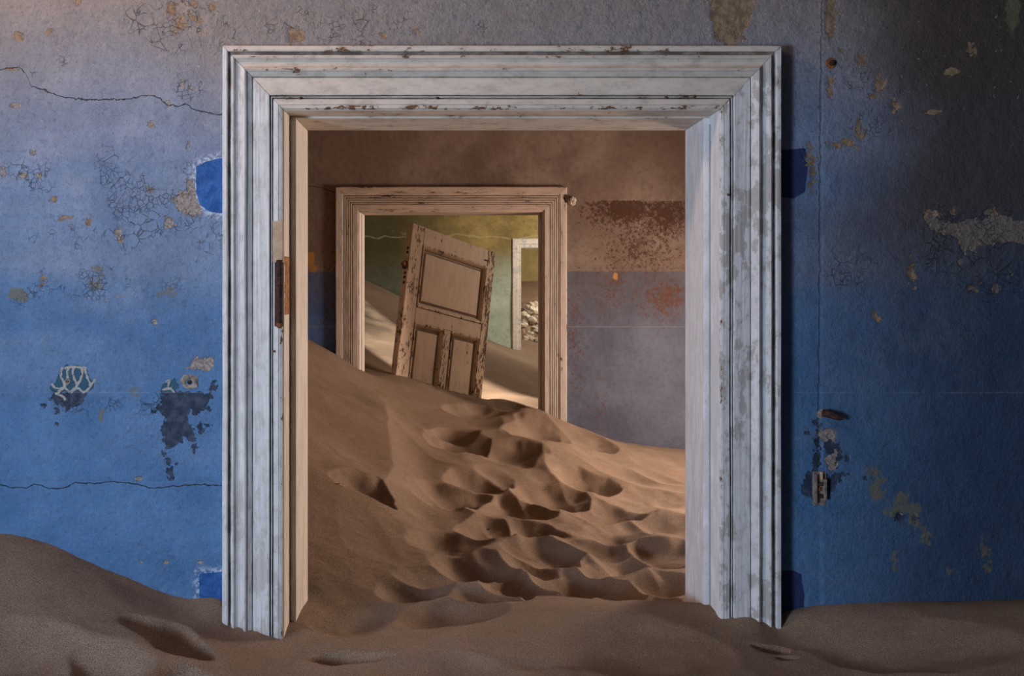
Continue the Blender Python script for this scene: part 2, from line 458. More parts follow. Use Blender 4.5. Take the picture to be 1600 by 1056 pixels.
# ------------------------------------------------------------------ room shell
XL, XR = -2.6, 3.0
CEIL = EYE + 2.0
Y1, Y1B = 2.965, 3.295
Y2, Y2B = 7.20, 7.48
Y3, Y3B = 14.45, 14.75
Y4 = 18.5
HEAD = EYE + .533
O1 = (-.530, .811); O2 = (-.722, .655); O3 = (.985, 2.33)


def lines(lo, hi, step, vis, coarse):
    a, b = vis
    L = []
    if a > lo: L += list(np.arange(lo, a, coarse))
    L += list(np.arange(max(a, lo), min(b, hi), step))
    if b < hi: L += list(np.arange(min(b, hi), hi, coarse))
    L += [hi]
    return L


def uniq(L): 
    L = sorted(L); o = [L[0]]
    for v in L[1:]:
        if v - o[-1] > 1e-4: o.append(v)
    return np.array(o)


def wall(name, label, yf, yb, hole, mat, step, vis_x, vis_z, fields, disp, backmat=None):
    hx0, hx1 = hole
    xs = uniq(lines(XL, hx0, step, vis_x, .2) + lines(hx0, hx1, step, vis_x, .2) + lines(hx1, XR, step, vis_x, .2))
    zs = uniq(lines(0, HEAD, step, vis_z, .2) + lines(HEAD, CEIL, step, vis_z, .2))
    X, Z = np.meshgrid(xs, zs, indexing='ij')
    A = fields(X, Z)
    Yd = yf + disp(X, Z, A)
    xc = (xs[:-1] + xs[1:]) / 2; zc = (zs[:-1] + zs[1:]) / 2
    inside = (xc[:, None] > hx0) & (xc[:, None] < hx1) & (zc[None, :] < HEAD)
    V = np.stack([X, Yd, Z], -1).reshape(-1, 3)
    me = grid_mesh(name, V, len(xs), len(zs), keep=~inside, attrs={k: a.ravel() for k, a in A.items()})
    me.materials.append(mat); me.materials.append(backmat or mat)
    bm = bmesh.new(); bm.from_mesh(me)
    for b in ((XL, hx0, yf + .025, yb, 0, CEIL), (hx1, XR, yf + .025, yb, 0, CEIL), (hx0, hx1, yf + .025, yb, HEAD, CEIL)):
        v, f = box_v(*b); vs = [bm.verts.new(q) for q in v]
        for q in f:
            fc = bm.faces.new([vs[i] for i in q]); fc.material_index = 1
    bm.to_mesh(me); bm.free()
    o = D.objects.new(name, me); COL.objects.link(o)
    tag(o, label, 'wall', kind='structure'); return o


def q1(px, py): p = pt(px, py, Y1); return (p[0], p[2])


def q2(px, py): p = pt(px, py, Y2); return (p[0], p[2])


S1 = Y1 / F


def fields1(X, Z):
    A = {}
    inf = np.full(X.shape, .3)

    def U(*fs):
        r = inf
        for f in fs: r = np.minimum(r, f)
        return r
    P = lambda pts: poly_sdf(X, Z, [q1(*p) for p in pts])
    C = lambda x, y, r, q=1.0: circ(X, Z, q1(x, y), r * S1, q)
    S = lambda pts, r: stroke(X, Z, [q1(*p) for p in pts], r * S1)
    A['f_deep'] = U(P([(306, 260), (320, 253), (343, 247), (360, 247), (360, 333), (343, 333), (328, 331), (312, 320), (306, 300)]),
                    P([(311, 896), (345, 893), (360, 893), (360, 960), (313, 960)]))
    A['f_deep_dim'] = U(P([(1215, 234), (1258, 232), (1262, 260), (1258, 300), (1240, 310), (1215, 308)]), P([(1215, 892), (1240, 891), (1252, 897), (1257, 930), (1256, 1000), (1215, 1000)]))
    A['f_grey'] = U(P([(290, 576), (300, 566), (307, 557), (318, 562), (328, 553), (335, 560), (332, 574), (318, 581), (305, 578)]), P([(291, 280), (300, 280), (305, 292), (307, 312), (315, 322), (314, 334), (300, 337), (288, 334), (272, 325), (268, 312), (278, 298), (290, 296)]),
                    C(264, 347, 7, 1.6), C(24, 164, 9, .5), C(25, 165, 6, .6), C(236, 192, 4), C(185, 363, 5, 2.2), C(295, 228, 4), C(284, 132, 5, .8), C(298, 138, 5, .7),
                    C(261, 165, 4, 1.6), C(3, 268, 6), C(50, 238, 6, .9), C(36, 273, 6, .7), C(58, 274, 5, .7),
                    C(241, 502, 6), C(217, 748, 5, .6), C(313, 878, 5, .5), C(219, 852, 3), C(258, 878, 5, .5), C(220, 877, 3), C(143, 881, 3, .6),
                    P([(1452, 335), (1490, 350), (1510, 345), (1560, 335), (1610, 350), (1610, 382), (1560, 378), (1530, 385), (1505, 400), (1495, 370), (1460, 362), (1445, 350)]),
                    C(1555, 452, 7), C(1300, 715, 12, 1.5), C(1293, 680, 12, .9), C(1500, 410, 5), C(1545, 332, 8, .6), C(1405, 805, 5), C(1427, 806, 4))
    A['f_tan'] = U(P([(262, 0), (272, 2), (276, 18), (268, 24), (262, 20)]), P([(272, 27), (286, 26), (289, 42), (280, 56), (271, 50), (278, 40), (270, 34)]),
                   P([(295, 22), (312, 24), (315, 33), (305, 36), (296, 28)]), C(332, 10, 6, 1.5), C(28, 57, 9, .7), C(79, 51, 4), C(85, 311, 7, .5), C(101, 340, 9, .5),
                   C(139, 347, 4), C(120, 0, 6), C(302, 5, 9, .5), C(18, 108, 10, .2), P([(448, 45), (465, 43), (478, 52), (470, 64), (450, 66)]), C(599, 55, 5, .7), C(650, 50, 6, .7),
                   P([(1112, -5), (1180, -5), (1172, 30), (1160, 62), (1140, 72), (1118, 60), (1112, 30)]),
                   P([(1290, -5), (1306, -5), (1305, 55), (1296, 62), (1288, 50)]), P([(1293, 120), (1301, 122), (1300, 155), (1293, 152)]),
                   C(1344, 92, 7, 1.1), C(1315, 79, 6, .5), C(1374, 133, 9, 1.6), C(1365, 150, 7, .5), C(1485, 112, 12, .6), C(1519, 79, 7, 1.3), C(1398, 165, 8, 1.0),
                   C(1456, 175, 12, .3), P([(1288, 222), (1335, 218), (1338, 228), (1300, 230)]), C(1343, 205, 6, 2.6), C(1455, 337, 11, .9), C(1552, 333, 8, .9), C(1489, 328, 5), C(1425, 424, 6, 3.0),
                   C(1368, 493, 6, 1.0), C(1520, 450, 5, 1.2), C(1270, 270, 4, 6), C(1264, 240, 4, 3),
                   C(67, 438, 3, 2), C(66, 432, 3, 2))
    A['f_olive'] = U(C(28, 461, 16, .6), C(150, 441, 12, .9), C(152, 418, 7, .4), C(249, 457, 7, .5), C(265, 455, 4, 1.3), C(273, 455, 3, 1.8),
                     C(208, 617, 6), C(158, 649, 5, 1.2), C(235, 295, 8, .5), C(1370, 765, 12, 1.6), C(1362, 742, 10), C(1398, 797, 14, .5), C(1412, 785, 9, 1.4), C(1430, 800, 10, 2.2), C(1445, 838, 9, 1.2),
                     C(1395, 872, 4, 2), C(1540, 865, 6, 2), C(1480, 890, 5, 1.2), C(1295, 683, 12, 1), C(1578, 20, 12, 2))
    A['f_slate'] = U(P([(78, 609), (90, 612), (105, 614), (118, 610), (133, 609), (136, 618), (127, 630), (112, 637), (104, 641), (98, 636), (88, 632), (80, 622)]),
                     C(71, 632, 3), C(88, 644, 4), C(66, 637, 2), C(88, 661, 2),
                     P([(250, 612), (262, 607), (275, 612), (295, 613), (305, 612), (312, 614), (333, 612), (330, 622), (318, 640), (308, 650), (298, 640), (292, 655), (298, 665), (307, 680), (300, 692), (288, 683), (276, 698), (262, 700), (256, 690), (252, 672), (258, 655), (250, 642), (240, 638), (252, 630)]),
                     C(257, 709, 4), C(263, 722, 4, 2), C(266, 738, 6, 1.3), C(276, 725, 2), C(313, 670, 4, 1.8), C(325, 665, 4, .6), C(333, 603, 5, 1.3), C(304, 699, 3, 1.5), C(240, 644, 4, .5), C(325, 637, 3),
                     P([(1262, 740), (1275, 735), (1290, 738), (1300, 742), (1315, 735), (1326, 740), (1312, 748), (1302, 760), (1296, 775), (1280, 780), (1262, 776), (1250, 768), (1256, 752)]),
                     C(1276, 660, 6), C(1262, 678, 4), C(1277, 692, 4, 3), C(1276, 720, 5, 3), C(1296, 700, 8, 1.6), C(1311, 712, 6, 2.4), C(1322, 714, 3, 1.5), C(1405, 808, 6), C(1427, 809, 5), C(1351, 747, 3))
    A['f_teal'] = U(P([(92, 584), (105, 572), (120, 570), (135, 575), (140, 590), (148, 595), (143, 608), (128, 612), (112, 612), (95, 610), (78, 608), (84, 600)]),
                    P([(263, 596), (274, 593), (280, 604), (272, 612), (254, 612), (252, 604)]))
    k = 1 / 4.8
    st = lambda pts: S([(50 + x * k, 540 + y * k) for x, y in pts], 1.7)
    dam = U(st([(222, 180), (215, 230), (235, 270), (245, 310), (215, 330), (195, 355)]), st([(275, 165), (262, 200), (270, 250), (247, 300)]),
            st([(310, 155), (305, 200), (315, 250), (340, 290), (330, 320), (300, 345)]), st([(370, 165), (378, 210), (362, 260), (335, 305)]),
            st([(400, 165), (410, 230), (430, 270), (440, 310), (410, 335), (390, 350)]), st([(470, 258), (447, 290), (440, 310)]),
            st([(196, 345), (220, 318), (250, 318), (275, 345)]), st([(292, 350), (315, 322), (350, 322), (380, 350)]), st([(225, 172), (300, 155), (400, 168)]),
            st([(150, 290), (170, 315), (200, 325)]), st([(175, 360), (235, 385), (245, 405)]), st([(1010, 270), (1030, 260), (1020, 300)]), st([(980, 330), (1040, 320), (1060, 345)]))
    A['f_cream'] = dam
    # zones where paint is curling
    cz = np.zeros(X.shape)
    for x, y, rx, ry, a in ((310, 40, 110, 60, 1), (290, 130, 40, 50, .9), (230, 330, 150, 110, .75), (110, 400, 140, 90, .6), (60, 100, 70, 110, .45), (60, 260, 90, 60, .6), (180, 440, 130, 40, .7),
                            (180, 635, 170, 22, .6), (500, 40, 200, 40, .7), (800, 30, 300, 40, .35), (1370, 170, 80, 80, .7), (1490, 120, 80, 80, .5), (1500, 380, 110, 70, 1.0), (1330, 430, 70, 60, .7), (1540, 450, 70, 70, .8), (1290, 60, 30, 120, .5)):
        c = q1(x, y); cz = np.maximum(cz, a * np.exp(-(((X - c[0]) / (rx * S1)) ** 2 + ((Z - c[1]) / (ry * S1)) ** 2)))
    A['f_craze'] = cz

    def graph(pts, x0, x1):
        xs_, zs_ = zip(*[q1(*p) for p in pts]); g = np.interp(X, xs_, zs_); f = np.clip(Z - g, -.1, .1)
        return np.where((X < x0) | (X > x1), .1, f)
    A['c_top'] = graph([(-40, 110), (0, 108), (28, 105), (38, 112), (48, 134), (70, 140), (95, 152), (125, 155), (160, 156), (200, 155), (235, 148), (250, 155), (262, 165), (280, 167), (290, 162), (310, 173), (343, 179), (360, 180)], -3, q1(360, 0)[0])
    A['c_low'] = graph([(-40, 760), (0, 758), (20, 762), (40, 763), (52, 756), (75, 763), (100, 763), (118, 754), (150, 756), (178, 752), (215, 757), (240, 763), (290, 758), (343, 758)], -3, q1(360, 0)[0])
    sx = np.interp(-Z, [-q1(0, 0)[1], -q1(0, 250)[1], -q1(0, 560)[1], -q1(0, 760)[1]], [q1(1284, 0)[0], q1(1281, 0)[0], q1(1280, 0)[0], q1(1278, 0)[0]])
    A['c_seam'] = np.where(Z < q1(0, 750)[1], .1, np.clip(X - sx, -.1, .1))
    A['c_course'] = np.where((X > q1(330, 0)[0]) & (X < q1(1230, 0)[0]), .1, np.clip(Z - q1(0, 613)[1], -.1, .1))
    return A


def disp1(X, Z, A):
    d = .006 * fbm(X, Z, 2.5, 3, 1) + .0012 * fbm(X, Z, 18, 3, 5)
    loss = np.minimum(np.minimum(A['f_grey'], A['f_tan']), A['f_slate'])
    d = d + .0022 * (1 - 1 / (1 + np.exp(-loss / .002)))
    # chase / corner bead beside the seam stands slightly proud
    d = d - .003 / (1 + np.exp(-(X - q1(1283, 0)[0]) / .002))
    return d


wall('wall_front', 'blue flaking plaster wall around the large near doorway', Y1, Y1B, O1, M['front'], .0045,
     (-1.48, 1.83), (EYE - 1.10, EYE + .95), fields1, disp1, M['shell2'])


def fields2(X, Z):
    inf = np.full(X.shape, .3)
    C = lambda x, y, r, q=1.0: circ(X, Z, q2(x, y), r * Y2 / F, q)
    xr = lambda px: q2(px, 0)[0]
    zt = q2(0, 314)[1]
    top = np.where(Z > zt, .6, 0)
    a = C(990, 318, 28, .55) * 1.6 + top
    b = np.minimum(a, C(1040, 330, 45, .9) * 1.2 + .04 + top)
    b = np.minimum(b, C(975, 325, 60, .5) * 1.2 + .05 + top)
    b = np.minimum(b, C(1000, 385, 70, .8) * .6 + .17 + top * .3)
    b = np.minimum(b, C(1040, 465, 36, .7) * 1.2 + .06)
    b = np.minimum(b, C(955, 450, 14, 2.2) * 1.2 + .1)
    b = np.minimum(b, C(896, 520, 8, 4) * 1.2 + .09)
    b = np.minimum(b, C(520, 480, 10, 6) * 1.2 + .12)
    b = np.minimum(b, C(935, 650, 9, 3) * 1.2 + .14)
    A = {'f_rust': np.clip(b, -.4, .6), 'f_ochre': np.minimum(np.minimum(C(485, 405, 7, 1.8), C(490, 420, 6)), C(962, 432, 4, 1.5))}
    xs_, zs_ = zip(*[q2(*p) for p in [(440, 292), (478, 290), (500, 292), (515, 298), (524, 302)]])
    A['c_top'] = np.where(X > q2(526, 0)[0], .1, np.clip(Z - np.interp(X, xs_, zs_), -.1, .1))
    return A


wall('wall_middle', 'brown and blue-grey two-tone plaster wall around the second doorway', Y2, Y2B, O2, M['middle'], .02,
     (-1.3, 1.9), (EYE - 1.4, EYE + 1.2), fields2, lambda X, Z, A: .012 * fbm(X, Z, 1.6, 3, 2), M['shell3'])
wall('wall_back', 'olive and pale green plaster wall behind the leaning door', Y3, Y3B, O3, M['back'], .05,
     (-1.6, 2.4), (EYE - 1.4, EYE + 1.4), lambda X, Z: {'f_x': X * 0}, lambda X, Z, A: .02 * fbm(X, Z, 1.2, 3, 4), M['shell3'])

T = .3


def shell(name, bl, mat, label, cat='wall'):
    o = boxes(name, bl, mat); return tag(o, label, cat, kind='structure')


def holed_x(x0, x1, ya, yb, wy, wz):        # wall slab along y with one window opening
    return [(x0, x1, ya, wy[0], 0, CEIL), (x0, x1, wy[1], yb, 0, CEIL), (x0, x1, wy[0], wy[1], 0, wz[0]), (x0, x1, wy[0], wy[1], wz[1], CEIL)]


shell('wall_far', [(XL - T, XR + T, Y4, Y4 + T, 0, CEIL)], M['shell3'], 'ochre plaster wall at the far end of the house')
shell('wall_left', holed_x(XL - T, XL, -2.1, 2.965, (-.85, .15), (EYE - .72, EYE + .35)), M['shell'], 'left wall of the front room with its window opening')
shell('wall_right', [(XR, XR + T, -2.1, 2.965, 0, CEIL)], M['shell'], 'right wall of the front room')
shell('wall_left', [(XL - T, XL, 2.965, 7.2, 0, CEIL)], M['shell2'], 'left wall of the middle room')
shell('wall_right', holed_x(XR, XR + T, 2.965, 7.2, (5.3, 6.5), (EYE - .65, EYE + .2)), M['shell2'], 'right wall of the middle room with its window opening')
WY, WZ = (12.1, 14.40), (EYE + .55, EYE + 1.75)
shell('wall_left', holed_x(XL - T, XL, 7.2, 14.45, WY, WZ), M['shell3'], 'left wall of the inner room with its window opening')
shell('wall_right', holed_x(XR, XR + T, 7.2, 10.8, (8.65, 9.55), (EYE, EYE + 1.2)) + holed_x(XR, XR + T, 10.8, 14.45, (11.9, 13.1), (EYE + .25, EYE + 1.55)), M['shell3'], 'right wall of the inner room with added window openings')
shell('wall_left', [(XL - T, XL, 14.45, Y4, 0, CEIL)], M['shell3'], 'left wall of the far room')
shell('wall_right', holed_x(XR, XR + T, 14.45, Y4, (15.7, 17.1), (EYE + .1, EYE + 1.5)), M['shell3'], 'right wall of the far room with an added window opening')
shell('wall_rear', [(XL - T, XR + T, -2.1, -1.8, 0, CEIL)], M['shell'], 'rear wall of the front room')
shell('ceiling', [(XL - T, XR + T, -2.1, 3.1, CEIL, CEIL + .15)], M['shell'], 'plaster ceiling of the front room', 'ceiling')
shell('ceiling', [(XL - T, XR + T, 3.1, Y4 + T, CEIL, CEIL + .15)], M['shell2'], 'plaster ceiling of the inner rooms', 'ceiling')
shell('floor', [(XL - T, XR + T, -2.1, Y4 + T, -.1, 0)], M['boards'], 'timber floor buried under the sand', 'floor')


# ------------------------------------------------------------------ mitred door casings
UZ = 1.05


def sweep_casing(kind, prof, xi, yw, mat, root, name='architrave', nseg=90, zlow=.15, mit=.0008, amp=.0006, seed=0):
    """prof: (u, h, wear, groove) from the opening edge outwards; kind left/right/top; xi=(xl, xr)"""
    pr = np.array(prof); nu = len(pr)
    u, h = pr[:, 0], pr[:, 1]
    s = np.linspace(0, 1, nseg + 1)
    if kind == 'top':
        a = xi[0] - u + mit; b = xi[1] + u - mit
        Xg = a[:, None] + (b - a)[:, None] * s[None]; Zg = (HEAD + u * UZ)[:, None] + 0 * Xg
        along = Xg
    else:
        top = HEAD + u * UZ - mit
        Zg = zlow + (top - zlow)[:, None] * s[None]
        Xg = ((xi[0] - u) if kind == 'left' else (xi[1] + u))[:, None] + 0 * Zg
        along = Zg
    Yg = yw - h[:, None] + 0 * Xg
    n = fbm(along, u[:, None] * 40 + 0 * Xg, 5, 4, seed)
    Yg = Yg + amp * 2 * n
    if kind == 'top': Zg = Zg + amp * 2 * fbm(along, u[:, None] * 30, 3, 3, seed + 4)
    else: Xg = Xg + amp * 2 * fbm(along, u[:, None] * 30, 3, 3, seed + 4)
    V = np.stack([Xg, Yg, Zg], -1).reshape(-1, 3)
    wr = np.repeat(pr[:, 2], nseg + 1); gv = np.repeat(pr[:, 3], nseg + 1)
    me = grid_mesh(name, V, nu, nseg + 1, smooth=False, attrs={'wear': wr, 'groove': gv}, off=root.location)
    return add(name, me, mat, root)


def densify(P, step=.0045):
    out = [P[0]]
    for a, b in zip(P[:-1], P[1:]):
        k = max(1, int(math.hypot(b[0] - a[0], b[1] - a[1]) / step))
        for i in range(1, k + 1):
            t = i / k; out.append(tuple(a[j] + (b[j] - a[j]) * t for j in range(4)))
    return out


P1 = [(0, -.01, .3, 0), (0, .026, .9, 0), (.003, .032, 1, 0), (.009, .034, .7, 0), (.0105, .0325, .2, .5), (.012, .034, .1, 0), (.0245, .034, .1, 0), (.0255, .0335, .6, 0),
      (.0258, .0225, .3, 1), (.0285, .0225, .3, 1), (.0305, .030, .5, .1), (.0335, .030, .4, 0), (.0340, .024, .3, 1), (.0355, .024, .3, .9), (.036, .037, .5, 0), (.038, .038, .1, 0),
      (.080, .038, .05, 0), (.0808, .034, .3, .8), (.0825, .034, .3, .6), (.084, .038, .3, 0), (.095, .047, .15, 0), (.0965, .052, .5, 0), (.101, .055, .5, 0), (.105, .052, .4, .1),
      (.108, .046, .2, .15), (.114, .042, .2, .1), (.121, .043, .15, 0), (.127, .048, .3, 0), (.129, .053, .4, 0), (.133, .055, .5, 0), (.137, .052, .4, 0), (.138, .042, .3, .9),
      (.146, .041, .3, .9), (.147, .052, .7, 0), (.150, .054, .7, 0), (.160, .054, .5, 0), (.162, .050, .7, 0), (.164, -.01, .6, 0)]
K = .183 / .164
P1 = [(u * K, h, w_, g) for u, h, w_, g in P1]


def flutes(wd=.178):
    P = [(0, -.01, .3, 0), (0, .018, .6, 0), (.004, .022, .7, 0), (.012, .022, .3, 0), (.014, .030, .6, 0), (.046, .030, .2, 0)]
    x = .050
    for i in range(5):
        P += [(x, .031, .5, 0), (x + .001, .024, .5, 1), (x + .0045, .024, .5, 1), (x + .0055, .031, .5, 0)]
        x += .0155
    P += [(x, .031, .4, 0), (x + .002, .036, .6, 0), (wd - .006, .036, .5, 0), (wd, .032, .9, 0), (wd, -.01, .6, 0)]
    return P


P3 = [(0, -.01, .3, 0), (0, .018, .5, 0), (.045, .018, .3, 0), (.05, .030, .5, 0), (.12, .030, .3, 0), (.13, .022, .4, .2), (.135, -.01, .5, 0)]


def doorway(n, label, O, yf, yb, prof, mv, mh, stop, ystop, lining=None):
    root = empty('door_%d' % n, ((O[0] + O[1]) / 2, yf, 0.15)); tag(root, label, 'doorway', kind='structure')
    off = root.location
    pr = densify(prof) if n == 1 else prof
    sweep_casing('left', pr, O, yf, mv, root, seed=1); sweep_casing('right', pr, O, yf, M['trim_r'] if n == 1 else mv, root, seed=11); sweep_casing('top', pr, O, yf, mh, root, seed=21)
    ln = lining or mv
    sl, st = stop
    e = .002
    y0 = yf - .024 if n == 1 else yf - .016
    for (a, b) in ((O[0] - .03, O[0] + e), (O[1] - e, O[1] + .03)):
        jamb_box('jamb', (a, b, y0, yb + .02, .15, HEAD), ln if a < O[0] else M['jamb_r'] if n == 1 else mv, root, off)
    jamb_box('head_jamb', (O[0], O[1], y0, yb + .02, HEAD - e, HEAD + .03), mh, root, off)
    jamb_box('door_stop', (O[0], O[0] + sl, ystop, yb + .02, .15, HEAD - st), ln, root, off)
    jamb_box('door_stop', (O[1] - sl, O[1], ystop, yb + .02, .15, HEAD - st), M['jamb_r'] if n == 1 else mv, root, off)
    for xx_, sg in ((O[0] + e, 1), (O[1] - e, -1)):
        boxes('stop_joint_line', [(min(xx_, xx_ + sg * .0006), max(xx_, xx_ + sg * .0006), ystop - .006, ystop, .2, HEAD - st - .02)], M['dark_iron'] if n == 1 else M['twig'], root, off=off)  # thin dark strip along the joint of jamb and stop
    jamb_box('head_stop', (O[0] + .001, O[1] - .001, ystop, yb + .02, HEAD - st, HEAD), mh, root, off)
    # casing on the far side, plain
    sweep_back(O, yb, mv, root, off)
    return root


def jamb_box(name, b, mat, root, off):
    x0, x1, y0, y1, z0, z1 = b
    bm = bmesh.new()
    v, f = box_v(*b); vs = [bm.verts.new(Vector(q) - Vector(off)) for q in v]
    for q in f: bm.faces.new([vs[i] for i in q])
    bmesh.ops.bevel(bm, geom=list(bm.edges), offset=.0025, segments=2, affect='EDGES')
    lay = bm.verts.layers.float.new('wear'); bm.verts.layers.float.new('groove')
    for q in bm.verts: q[lay] = .45
    me = D.meshes.new(name); bm.to_mesh(me); bm.free()
    return add(name, me, mat, root)


def sweep_back(O, yb, mat, root, off):
    for b in ((O[0] - .16, O[0] - .005, yb, yb + .02, .15, HEAD + .16), (O[1] + .005, O[1] + .16, yb, yb + .02, .15, HEAD + .16), (O[0] - .005, O[1] + .005, yb, yb + .02, HEAD + .005, HEAD + .16)):
        jamb_box('rear_casing', b, mat, root, off)


d1 = doorway(1, 'large near doorway with deeply moulded worn white surround', O1, Y1, Y1B - .02, P1, M['trim'], M['trim_h'], (.021, .008), 3.047, M['lining'])
d2 = doorway(2, 'second doorway with fluted chipped white surround, leaning door behind it', O2, Y2, Y2B - .02, flutes(), M['trim2'], M['trim2_h'], (.010, .004), 7.30, M['lining'])
d3 = doorway(3, 'small far doorway with flat white surround in the green wall', O3, Y3, Y3B - .02, P3, M['trim3'], M['trim3'], (.012, .01), 14.6)


# ------------------------------------------------------------------ small revolved / lumpy shapes
def lathe(prof, n=20, axis='z'):
    V, Fc = [], []
    for r, z in prof:
        for k in range(n):
            a = 2 * math.pi * k / n; V.append((r * math.cos(a), r * math.sin(a), z))
    for i in range(len(prof) - 1):
        for k in range(n):
            a = i * n + k; b = i * n + (k + 1) % n; Fc.append((a, b, b + n, a + n))
    Fc.append(tuple(range(n))[::-1]); Fc.append(tuple(range((len(prof) - 1) * n, len(prof) * n)))
    if axis == 'y': V = [(x, -z, y) for x, y, z in V]      # z of the profile points towards the viewer (-y)
    return V, Fc


def lump(r, sub=2, seed=0, amp=.35, sc=(1, 1, 1), freq=2.2):
    bm = bmesh.new(); bmesh.ops.create_icosphere(bm, subdivisions=sub, radius=1)
    for v in bm.verts:
        n = mnoise.fractal(v.co * freq + Vector((seed * 3.1, seed, 0)), 1, 2, 3)
        v.co = v.co * (1 + amp * n); v.co = Vector((v.co.x * sc[0], v.co.y * sc[1], v.co.z * sc[2])) * r
    me = D.meshes.new('lump'); bm.to_mesh(me); bm.free(); return me


# hinge on the left jamb of the near doorway
off1 = np.array(d1.location)
hx, hy = -.5395, 2.927
hz0, hz1 = pt(0, 508, 2.92)[2], pt(0, 406, 2.92)[2]
zm = (hz0 + hz1) / 2 + .02
V, Fc = lathe([(.0095, hz0 + .008), (.011, hz0 + .012), (.0112, zm - .002), (.0098, zm)], 18)
V = np.array(V) + (hx, hy, 0)
hb = add('hinge', mesh_from('hinge', V, Fc, off=off1), M['dark_iron'], d1); hb['label'] = 'rusty dark iron hinge barrel'
V, Fc = lathe([(.0092, zm + .002), (.0102, zm + .005), (.0102, hz1 - .003), (.008, hz1)], 18)
add('hinge_knuckle', mesh_from('k', np.array(V) + (hx, hy, 0), Fc, off=off1), M['dark_iron'], hb)
V, Fc = lathe([(.003, hz0 - .010), (.009, hz0 - .006), (.011, hz0), (.009, hz0 + .006), (.006, hz0 + .008)], 18)
add('hinge_finial', mesh_from('k', np.array(V) + (hx, hy, 0), Fc, off=off1), M['rust'], hb)
# rusted leaf screwed to the lining
nz, ny = 60, 12
zz, yy = np.meshgrid(np.linspace(hz0 + .03, hz1 + .012, nz), np.linspace(2.948, 3.035, ny), indexing='ij')
xx = -.5262 + .0022 * fbm(yy, zz, 60, 3, 3) - .0025 * ((yy > 3.034) | (yy < 2.949))
leaf = grid_mesh('hinge_leaf', np.stack([xx, yy, zz], -1).reshape(-1, 3), nz, ny, off=off1)
add('hinge_leaf', leaf, M['orange'], hb)
# bare wood let in above the hinge
pz0, pz1 = pt(0, 410, 2.92)[2], pt(0, 345, 2.92)[2]
wi = boxes('wood_patch', [(-.560, -.5285, 2.9275, 2.96, pz0, pz1)], M['bare'], d1, off=off1, bev=.002); wi['label'] = 'bare wood patch let into the surround'
# recess strip behind the hinge barrel
boxes('hinge_rebate', [(-.5545, -.529, 2.930, 2.955, hz0 - .004, pz0)], M['dark_iron'], d1, off=off1)


def nail(px, py, d, y, root, r=.004):
    p = pt(px, py, d); V, Fc = lathe([(r * .5, -.01), (r * .5, .001), (r, .0015), (r * .9, .003), (r * .3, .0036)], 12, 'y')
    return add('nail', mesh_from('nail', np.array(V) + (p[0], y, p[2]), Fc, smooth=True, off=np.array(root.location)), M['rust'], root)


for px, py, yy_ in ((357, 323, 2.925), (1206, 281, 2.925), (428, 549, 2.931), (468, 153, 2.931), (682, 153, 2.931), (1040, 152, 2.931), (1084, 151, 2.931), (1138, 304, 2.929), (356, 118, 2.925)):
    nail(px, py, 2.925, yy_, d1)

# plaster crumb wedged at the top corner of the second surround
me = lump(.028, 3, 5, .5, (1.0, .7, 1.1)); cr = add('plaster_chunk', me, M['plaster'])
p = pt(895, 314, 7.17); cr.location = (p[0], 7.185, p[2]); tag(cr, 'pale plaster crumb stuck beside the top right corner of the fluted surround', 'plaster')
me = lump(.026, 2, 9, .5, (.7, .5, 1.2)); c2 = add('rust_knot', me, M['dark_iron'], d2); p = pt(885, 310, 7.17)
c2.location = (p[0] - d2.location.x, 7.168 - d2.location.y, p[2] - d2.location.z)

# ------------------------------------------------------------------ leaning panelled door
Mx = Matrix([[0.638, -0.7632, 0.1025], [0.7448, 0.6454, 0.1694], [-0.1954, -0.0318, 0.9802]])
KS = 1.02
TL = Vector((-.3434, 7.75, .4871)) * KS + Vector((0, 0, EYE))
W_, Hh, TH = 1.1007 * KS, 1.95, .062
L_, R_ = .150, .105
v1, v2, v3 = .150 * KS, .665 * KS, .790 * KS
MUN = .10; BOT = 1.72
mc = L_ + (W_ - L_ - R_) / 2 - .01
door = empty('panelled_door', (0, 0, 0))
tag(door, 'detached cream panelled door leaning askew in the sand behind the second doorway', 'door', kind='thing')
base_local = Vector((W_ / 2, 0, -Hh))
door.matrix_world = Matrix.Translation(TL + Mx @ base_local) @ Mx.to_4x4().copy()
BO = np.array(base_local)


def dpart(name, b, mat=None, parent=None, bev=.003, cuts=10, wear=.5, seed=0, jit=.0015):
    """b in door coordinates: u right, n depth, v DOWN -> (u0,u1,n0,n1,v0,v1)"""
    u0, u1, n0, n1, a, c = b
    bm = bmesh.new(); v, f = box_v(u0, u1, n0, n1, -c, -a); vs = [bm.verts.new(Vector(q) - Vector(BO)) for q in v]
    for q in f: bm.faces.new([vs[i] for i in q])
    bmesh.ops.bevel(bm, geom=list(bm.edges), offset=bev, segments=2, affect='EDGES')
    lw = bm.verts.layers.float.new('wear'); bm.verts.layers.float.new('groove')
    for q in bm.verts: q[lw] = wear
    me = D.meshes.new(name); bm.to_mesh(me); bm.free()
    return add(name, me, mat or M['door'], parent or door)


dpart('stile', (0, L_ - .0012, 0, TH, 0, Hh), wear=.72)
dpart('stile', (W_ - R_ + .0012, W_, 0, TH, 0, Hh), wear=.95)
dpart('top_rail', (L_, W_ - R_, .001, TH, .004, v1), wear=.45)
dpart('lock_rail', (L_, W_ - R_, .001, TH, v2, v3), wear=.50)
dpart('bottom_rail', (L_, W_ - R_, .001, TH, BOT, Hh), wear=.5)
dpart('muntin', (mc - MUN / 2, mc + MUN / 2, .001, TH, v3 + .001, BOT - .001), wear=.8)


